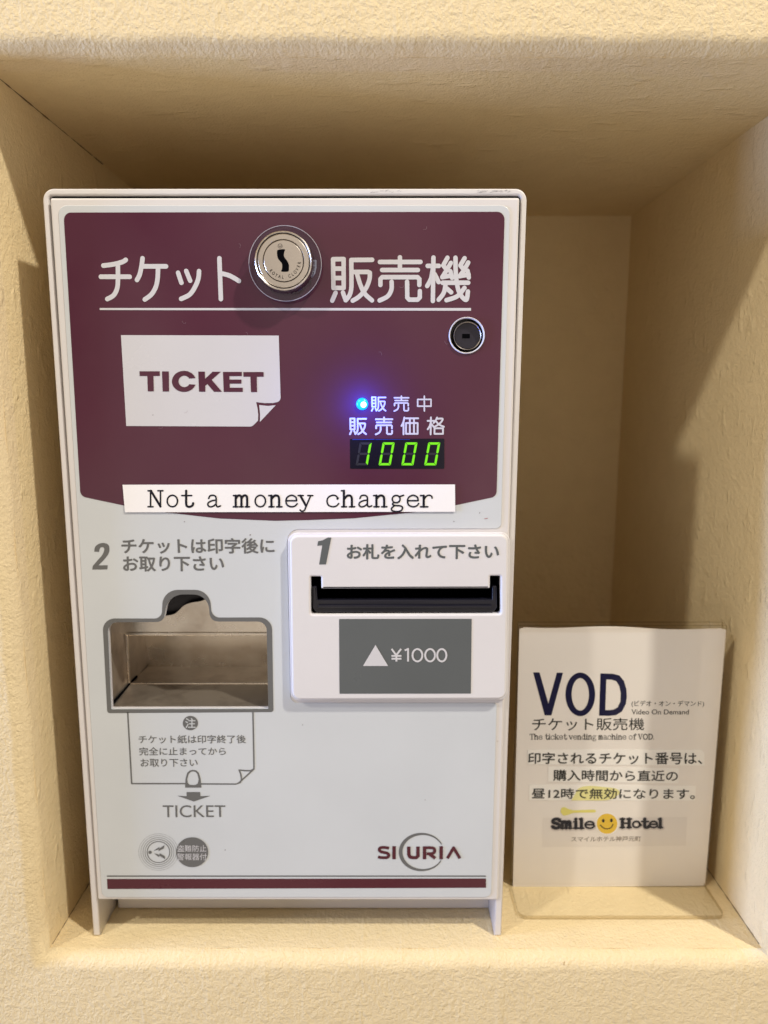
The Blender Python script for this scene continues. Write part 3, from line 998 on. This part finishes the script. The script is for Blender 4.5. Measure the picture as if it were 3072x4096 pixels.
def quad_obj(name, quads, mat, parent):
    bm = bmesh.new()
    for q in quads:
        quad(bm, *q)
    me = bpy.data.meshes.new(name)
    bm.to_mesh(me); bm.free()
    return put(name, me, mat, parent)


bm.free()
ym = 0.3365
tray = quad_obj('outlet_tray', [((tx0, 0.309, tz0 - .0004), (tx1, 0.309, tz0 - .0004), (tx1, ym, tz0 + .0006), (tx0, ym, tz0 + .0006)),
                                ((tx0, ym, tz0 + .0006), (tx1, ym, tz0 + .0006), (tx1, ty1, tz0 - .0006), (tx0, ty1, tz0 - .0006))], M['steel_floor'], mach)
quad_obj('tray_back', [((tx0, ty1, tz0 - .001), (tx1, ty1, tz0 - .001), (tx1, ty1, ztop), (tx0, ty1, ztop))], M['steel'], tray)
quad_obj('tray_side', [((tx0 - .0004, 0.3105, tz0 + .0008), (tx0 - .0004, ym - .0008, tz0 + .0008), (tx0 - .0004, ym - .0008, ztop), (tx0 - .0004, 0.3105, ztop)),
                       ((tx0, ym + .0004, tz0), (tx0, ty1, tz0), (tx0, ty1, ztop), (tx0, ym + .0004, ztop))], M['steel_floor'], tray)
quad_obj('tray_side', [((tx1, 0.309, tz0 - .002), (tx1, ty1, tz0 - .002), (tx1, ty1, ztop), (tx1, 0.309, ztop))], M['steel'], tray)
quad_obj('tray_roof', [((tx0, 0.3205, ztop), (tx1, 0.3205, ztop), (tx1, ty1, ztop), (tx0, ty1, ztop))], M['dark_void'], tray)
yfl = 0.3300
fl = [(322, 806), (1620, 806), (1620, 440), (1100, 440)] + smooth([(1010, 525), (930, 558), (860, 570), (805, 590), (770, 622), (735, 652), (690, 664), (640, 668)], 5) + [(322, 668)]
sheet('tray_flap', [rp(C5, fl, yfl)], yfl, M['steel'], tray, thick=0.001, bevel=0.0002)
quad_obj('shade_sheet', [((tx0, .3345, -0.1128), (tx1, .3345, -0.1128), (tx1, .3345, ztop), (tx0, .3345, ztop))], plain_mat('painted_shade', (0.022, 0.018, 0.024), 0.3), tray)  # dark sheet added behind the flap, its colour standing for the notch's shade
box('tray_crease', (tx0 + .0006, ym - .0004, tz0 + .0002), (tx1 - .0004, ym + .0005, tz0 + .0011), M['steel'], tray, 0.0003)
box('tray_seam', (tx0 - .0003, ym - .0011, tz0 + .0012), (tx0 + .0006, ym + .0006, -0.1125), M['steel'], tray, 0.0002)
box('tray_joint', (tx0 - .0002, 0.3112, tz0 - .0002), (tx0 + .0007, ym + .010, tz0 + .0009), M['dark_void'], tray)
box('flap_lip', (tx0 + .0025, 0.3290, -0.1137), (tx1 - .0006, 0.3302, -0.1122), M['steel'], tray, 0.0004)

# --- instructions beside the outlet
num2 = smooth([(142, 196), (149, 160), (178, 138), (215, 133), (245, 146), (254, 175), (247, 210), (222, 246), (190, 280), (172, 297)], 4) + [(241, 297), (238, 327), (127, 328)] + \
    smooth([(131, 302), (165, 262), (198, 225), (213, 195), (216, 174), (205, 163), (190, 166), (180, 180), (178, 197)], 4)
sheet('outlet_number', [pts(C5, num2, PR)], PR, M['grey_print'], panel)
lettering('instruction_lettering', 'チケットは印字後に', C5, [(340, 97), (1468, 96), (1472, 210), (345, 213)], PR, M['grey_print'], panel, 0.022)
lettering('instruction_lettering', 'お取り下さい', C5, [(352, 232), (1098, 230), (1100, 340), (355, 344)], PR, M['grey_print'], panel, 0.022)

# --- caution ticket drawing
w9 = pxw(C7, 800, 400, 10, PR)
strokes('ticket_outline', [([P(*C7(x, y), PR) for x, y in l], w9) for l in (
    [(368, 88), (396, 584), (768, 584)], [(882, 586), (1125, 587), (1143, 580), (1250, 482), (1250, 466), (1243, 86)],
    [(1250, 482), (1225, 494), (1185, 493), (1146, 489)], smooth([(1146, 489), (1158, 520), (1162, 555), (1152, 578)]))], PR, M['grey_print'], panel)
sheet('caution_disc', [circle(C7, 806, 161, 53, PR, 50)], PR, M['grey_print'], panel)
lettering('caution_lettering', '注', C7, [(770, 126), (843, 196)], PR2, M['light_print'], panel, 0.02)
lettering('caution_lettering', 'チケット紙は印字終了後', C7, [(443, 246), (1192, 244), (1195, 302), (445, 304)], PR, M['grey_print'], panel, 0.008)
lettering('caution_lettering', '完全に止まってから', C7, [(447, 330), (1053, 330), (1053, 385), (449, 387)], PR, M['grey_print'], panel, 0.008)
lettering('caution_lettering', 'お取り下さい', C7, [(457, 411), (855, 410), (857, 465), (459, 467)], PR, M['grey_print'], panel, 0.008)
th_o = [(769, 612), (772, 550), (784, 508), (803, 492), (825, 488), (847, 492), (864, 508), (877, 550), (883, 612)]
th_i = [(783, 555), (794, 517), (808, 502), (825, 498), (842, 502), (855, 517), (864, 555), (858, 582), (845, 592), (825, 594), (800, 592), (788, 580)]
sheet('thumb_mark', [pts(C7, th_o, PR), pts(C7, th_i, PR)], PR, M['grey_print'], panel)
sheet('arrow_mark', [pts(C7, [(779, 643), (874, 643), (875, 672), (945, 669), (830, 709), (715, 669), (780, 672)], PR)], PR, M['grey_print'], panel)
def seg_word(fr, boxes, Y):
    return boxes
lettering('ticket_lettering', 'TICKET', C7, [(612, 735), (1050, 735), (1052, 818), (614, 820)], PR, M['grey_print'], panel, 0.0)

# --- alarm emblem
rings = []
for r_, w_ in ((138, 1.2), (123, 1.8), (108, 2.6), (94, 3.6), (79, 5.5)):
    rings.append(([P(*C7(583 + r_ * math.cos(a * math.pi / 30), 1062 + r_ * .93 * math.sin(a * math.pi / 30)), PR) for a in range(61)], pxw(C7, 583, 1062, w_, PR)))
alarm = strokes('alarm_emblem', rings, PR, M['grey_print'], panel)
sheet('emblem_bolts', [circle(C7, 524, 1064, 12, PR2, 11, 20), pts(C7, [(548, 1054), (590, 1026), (584, 1040), (625, 1014), (620, 1036), (582, 1056), (588, 1042)], PR2),
                       pts(C7, [(550, 1070), (588, 1098), (585, 1084), (630, 1112), (626, 1090), (590, 1070), (592, 1082)], PR2)], PR2, M['grey_print'], panel)
sheet('alarm_disc', [circle(C7, 818, 1063, 112, PR2, 104)], PR2, M['grey_print'], panel)
lettering('alarm_lettering', '盗難防止', C7, [(714, 1014), (918, 1060)], PR3, M['white_print'], panel, 0.0)
lettering('alarm_lettering', '警報器付', C7, [(714, 1072), (920, 1119)], PR3, M['white_print'], panel, 0.0)

# --- foot stripe and maker's logo
sheet('foot_stripe', [[P(428, 3502, PR), P(1944, 3502, PR), P(1944, 3507, PR), P(428, 3507, PR)]], PR, M['grey_print'], panel)
sheet('foot_stripe', [[P(428, 3516, PR), P(1944, 3514, PR), P(1944, 3551, PR), P(430, 3556, PR)]], PR, M['maroon_deep'], panel)
w24 = pxw(C8, 800, 540, 24, PR)
LG = [smooth([(622, 512), (600, 507), (566, 507), (554, 521), (566, 536), (608, 546), (620, 561), (608, 576), (570, 577), (545, 572)]), [(657, 497), (657, 588)],
      [(760, 500), (760, 555), (768, 572), (785, 577), (812, 577), (824, 565), (824, 500)], [(870, 588), (870, 500)],
      smooth([(860, 508), (915, 508), (938, 516), (938, 540), (915, 549), (885, 549)]), [(905, 552), (945, 582)], [(986, 497), (986, 588)],
      [(1030, 582), (1073, 508), (1117, 582)]]
strokes('maker_lettering', [([P(*C8(x, y), PR2) for x, y in l], w24 * (0.88 if i in (0, 4, 7) else 1)) for i, l in enumerate(LG)], PR2, M['maroon_deep'], panel, caps=False)
ro = [(848 + 158 * math.cos(math.radians(a)), 538 - 134 * math.sin(math.radians(a))) for a in range(23, 338, 7)]
ri = [(858 + 142 * math.cos(math.radians(a)), 538 - 119 * math.sin(math.radians(a))) for a in range(335, 25, -7)]
sheet('maker_ring', [pts(C8, ro + ri, PR)], PR, M['grey_print'], panel)

# --- small marks
random.seed(11)
sc_l = []
ys_ = YC - .00012
for k in range(34):
    u = random.choice((1480 + 130 * random.random(), 1905 + 130 * random.random(), 1905 + 130 * random.random()))
    v = 762 + 9 * random.random()
    sc_l.append(([P(u, v, ys_), P(u + random.uniform(4, 16), v - random.uniform(0, 6), ys_)], random.uniform(.00007, .00016)))
gs = plain_mat('grey_scuff', (0.36, 0.34, 0.34), 0.5)
cx_ = P(1760, 765, ys_)[0]
for grp in ([l for l in sc_l if l[0][0][0] < cx_], [l for l in sc_l if l[0][0][0] >= cx_]):
    strokes('scuff', grp, ys_, gs, shell)
sp_l = []
for u, v, r in ((1918, 2052, 1.6), (1815, 2086, 1.5), (737, 2087, 1.5), (1000, 2140, 2), (611, 1660, 1.6), (1500, 2480, 1.5), (1210, 2900, 1.4), (900, 3400, 1.6), (1700, 3200, 1.3)):
    w = pxw(ID, u, v, 2 * r, PR2)
    p = P(u, v, PR2); q = P(u + r * .8, v - r * .3, PR2)
    sp_l.append(([p, q], w))
bs = plain_mat('brown_speck', (0.12, 0.08, 0.06), 0.5)
for l in sp_l:
    strokes('speck', [l], PR2, bs, panel)
strokes('red_speck', [([P(1938, 2075, PR2), P(1951, 2073, PR2)], .0002)], PR2, plain_mat('red_speck', (0.35, 0.03, 0.02), 0.5), panel)
hair = []
for k in range(9):
    u = 420 + 1450 * random.random(); v = 900 + 950 * random.random(); a = random.random() * 3.1
    hair.append((smooth([P(u, v, PR3), P(u + 9 * math.cos(a), v + 9 * math.sin(a), PR3), P(u + 18 * math.cos(a + .7), v + 18 * math.sin(a + .7), PR3)]), .00006))
ps = plain_mat('pale_scratch', (0.30, 0.22, 0.25), 0.4)
for l in hair:
    strokes('fine_scratch', [l], PR3, ps, panel)

# ------------------------------------------------------------------ acrylic stand and notice
YA = 0.3455
ax0, ax1 = 0.0682, 0.1722
azt = P(2490, 2486, YA + .003)[1]
bm = bmesh.new()
t_ = 0.002
# L profile with back sheet, curved heel and foot
def add_box(bm, lo, hi, edge_faces):
    vs = [bm.verts.new((lo[0] if i & 1 == 0 else hi[0], lo[1] if i & 2 == 0 else hi[1], lo[2] if i & 4 == 0 else hi[2])) for i in range(8)]
    F = {'x0': (0, 4, 6, 2), 'x1': (1, 3, 7, 5), 'y0': (0, 1, 5, 4), 'y1': (2, 6, 7, 3), 'z0': (0, 2, 3, 1), 'z1': (4, 5, 7, 6)}
    for k, f in F.items():
        fc = bm.faces.new([vs[i] for i in f])
        fc.material_index = 1 if k in edge_faces else 0


add_box(bm, (ax0, YA + .001, ZB + .0028), (ax1, YA + .003, azt), ('x0', 'x1', 'z1'))
add_box(bm, (ax0 - .0004, YA - .0022, ZB + .0028), (ax1 + .0004, YA - .0008, P(2490, 2503, YA - .002)[1]), ('x0', 'x1', 'z1'))
# foot plate with rounded front corners
rad = 0.004
yfr = 0.3209
foot = [(ax0, YA + .003), (ax1, YA + .003)]
for k in range(7):
    a = math.pi / 2 * k / 6
    foot.append((ax1 - rad + rad * math.cos(a) , yfr + rad - rad * math.sin(a)))
for k in range(7):
    a = math.pi / 2 * k / 6
    foot.append((ax0 + rad - rad * math.sin(a), yfr + rad - rad * math.cos(a)))
top = [bm.verts.new((x, y, ZB + .0025)) for x, y in foot]
bot = [bm.verts.new((x, y, ZB + .0004)) for x, y in foot]
bm.faces.new(top); bm.faces.new(bot[::-1])
for i in range(len(foot)):
    j = (i + 1) % len(foot)
    f = bm.faces.new((top[i], bot[i], bot[j], top[j]))
    f.material_index = 1
bmesh.ops.recalc_face_normals(bm, faces=bm.faces)
me = bpy.data.meshes.new('acrylic_stand')
bm.to_mesh(me); bm.free()
me.transform(Matrix.Translation((-(ax0 + ax1) / 2, -0.34, -ZB)))
st = put('acrylic_stand', me, [M['clear'], M['clear_edge']])
st.location = ((ax0 + ax1) / 2, 0.34, ZB)
st['label'] = 'clear acrylic L-shaped stand holding the VOD notice beside the machine'
st['category'] = 'sign stand'

YN_ = YA
notice = thing('paper_notice', 'white printed VOD notice held upright in the clear stand', 'notice', (0.12, YN_, ZB + .004))
# paper with a slightly wavy top edge
topn = []
TL, TR, BR, BL = S1(189, 160), S1(1413, 170), S2(1286, 876), S2(150, 886)
NW = 40
for k in range(NW + 1):
    s = k / NW
    u = TL[0] + (TR[0] - TL[0]) * s; v = TL[1] + (TR[1] - TL[1]) * s
    v += 5 * math.sin(s * 9.5 + .6) * (0.5 + .5 * math.sin(s * 3.1)) + (6 if k in (0, NW) else 0)
    topn.append(P(u, v, YN_))
sheet_pts = topn + [P(*BR, YN_), P(*BL, YN_)]
paper = sheet('paper_sheet', [sheet_pts], YN_, M['notice_paper'], notice, thick=0.0003)
Y1 = YN_ - .00008
Y2 = YN_ - .00016
Y3 = YN_ - .00024
Y4 = YN_ - .00032
def ring(fr, cx, cy, rx, ry, tx, ty, Y):
    return [circle(fr, cx, cy, rx, Y, ry), circle(fr, cx, cy, rx - tx, Y, ry - ty)]
Vp = [(270, 428), (308, 428), (360, 612), (410, 430), (447, 430), (378, 683), (338, 682)]
Dp = [(668, 434), (740, 436), (780, 446), (808, 480), (822, 530), (824, 575), (818, 615), (795, 660), (760, 681), (720, 685), (660, 684)]
Di = [(703, 470), (735, 471), (762, 480), (780, 510), (788, 550), (786, 600), (770, 635), (745, 648), (720, 651), (697, 651)]
sheet('headline_lettering', [pts(S1, Vp, Y1)] + ring(S1, 549, 558, 88, 129, 37, 33, Y1) + [pts(S1, Dp, Y1), pts(S1, Di, Y1)], Y1, M['navy_ink'], notice)
lettering('notice_lettering', '(ビデオ・オン・デマンド)', S1, [(852, 594), (1282, 596), (1280, 634), (852, 634)], Y1, M['soft_ink'], notice, 0.006)
lettering('notice_lettering', 'Video On Demand', S1, [(852, 646), (1192, 648), (1190, 677), (852, 677)], Y1, M['soft_ink'], notice, 0.006)
lettering('notice_lettering', 'チケット販売機', S1, [(265, 696), (928, 698), (926, 770), (263, 774)], Y1, M['soft_ink'], notice, 0.004)
strokes('notice_lettering', serif_run('The ticket vending machine of VOD.', 250, 990, 824, 793, S1, Y1, 2.8, 5.0), Y1, M['soft_ink'], notice)
cuts = [([(237, 72), (1262, 72), (1283, 90), (1284, 166), (236, 160)], '印字されるチケット番号は、', [(241, 88), (1270, 86), (1270, 160), (240, 156)]),
        ([(360, 172), (1132, 181), (1130, 271), (357, 262)], '購入時間から直近の', [(389, 190), (1127, 196), (1125, 260), (388, 256)]),
        ([(248, 278), (1233, 285), (1229, 373), (244, 371)], '昼12時で無効になります。', [(262, 300), (1228, 302), (1226, 366), (260, 362)])]
for i, (q, body, tq) in enumerate(cuts):
    cp = sheet('pasted_strip', [pts(S2, q, Y2)], Y2, M['strip_paper'], notice, thick=0.0001)
    if i == 2:
        blot = [(500 + 8 * math.sin(k), 0) for k in range(3)]
        sheet('marker_stain', [pts(S2, smooth([(495, 372), (515, 340), (540, 300), (600, 286), (680, 292), (760, 302), (780, 330), (740, 362), (690, 372), (600, 372), (495, 372)], 4), Y3)], Y3, M['marker_pale'], notice)
    lettering('notice_lettering', body, S2, tq, Y4, M['soft_ink'], notice, 0.012)
sheet('marker_stain', [pts(S2, smooth([(432, 440), (437, 418), (455, 412), (478, 422), (510, 430), (580, 428), (634, 428), (636, 442), (580, 444), (510, 446), (475, 458), (448, 460), (432, 440)], 4), Y2)], Y2, M['marker'], notice)
sheet('logo_patch', [pts(S2, [(328, 475), (1182, 470), (1172, 640), (322, 648)], Y1)], Y1, M['logo_patch'], notice)
M['logo_shadow'] = plain_mat('grey_logo_border', (0.62, 0.57, 0.55), 0.6, spec=0.2)
for (word, xa, xb, ba, ca) in (('Smile', 378, 634, 536, 482), ('Hotel', 784, 1036, 532, 482)):
    strokes('logo_lettering', serif_run(word, xa + 2, xb + 2, ba + 3, ca + 3, S2, Y2, 24, 32), Y2, M['logo_shadow'], notice)
    strokes('logo_lettering', serif_run(word, xa, xb, ba, ca, S2, Y3, 12, 20), Y3, M['ink'], notice)
sheet('logo_face', [circle(S2, 707, 510, 68, Y3, 66)], Y3, M['paper'], notice)
Y5 = YN_ - .0004
fc = sheet('logo_face', [circle(S2, 707, 510, 61, Y4, 60)], Y4, M['smiley'], notice)
sheet('face_features', [circle(S2, 685, 492, 8, Y5, 11, 16), circle(S2, 733, 490, 8, Y5, 11, 16)], Y5, M['ink'], notice)
strokes('face_features', [([P(*S2(x, y), Y5) for x, y in smooth([(668, 518), (685, 534), (708, 540), (730, 533), (742, 514)])], pxw(S2, 700, 500, 6, Y5))], Y5, M['ink'], notice)
lettering('logo_caption', 'スマイルホテル神戸元町', S2, [(496, 586), (908, 583), (907, 614), (495, 617)], Y2, M['pale_ink'], notice, 0.008)
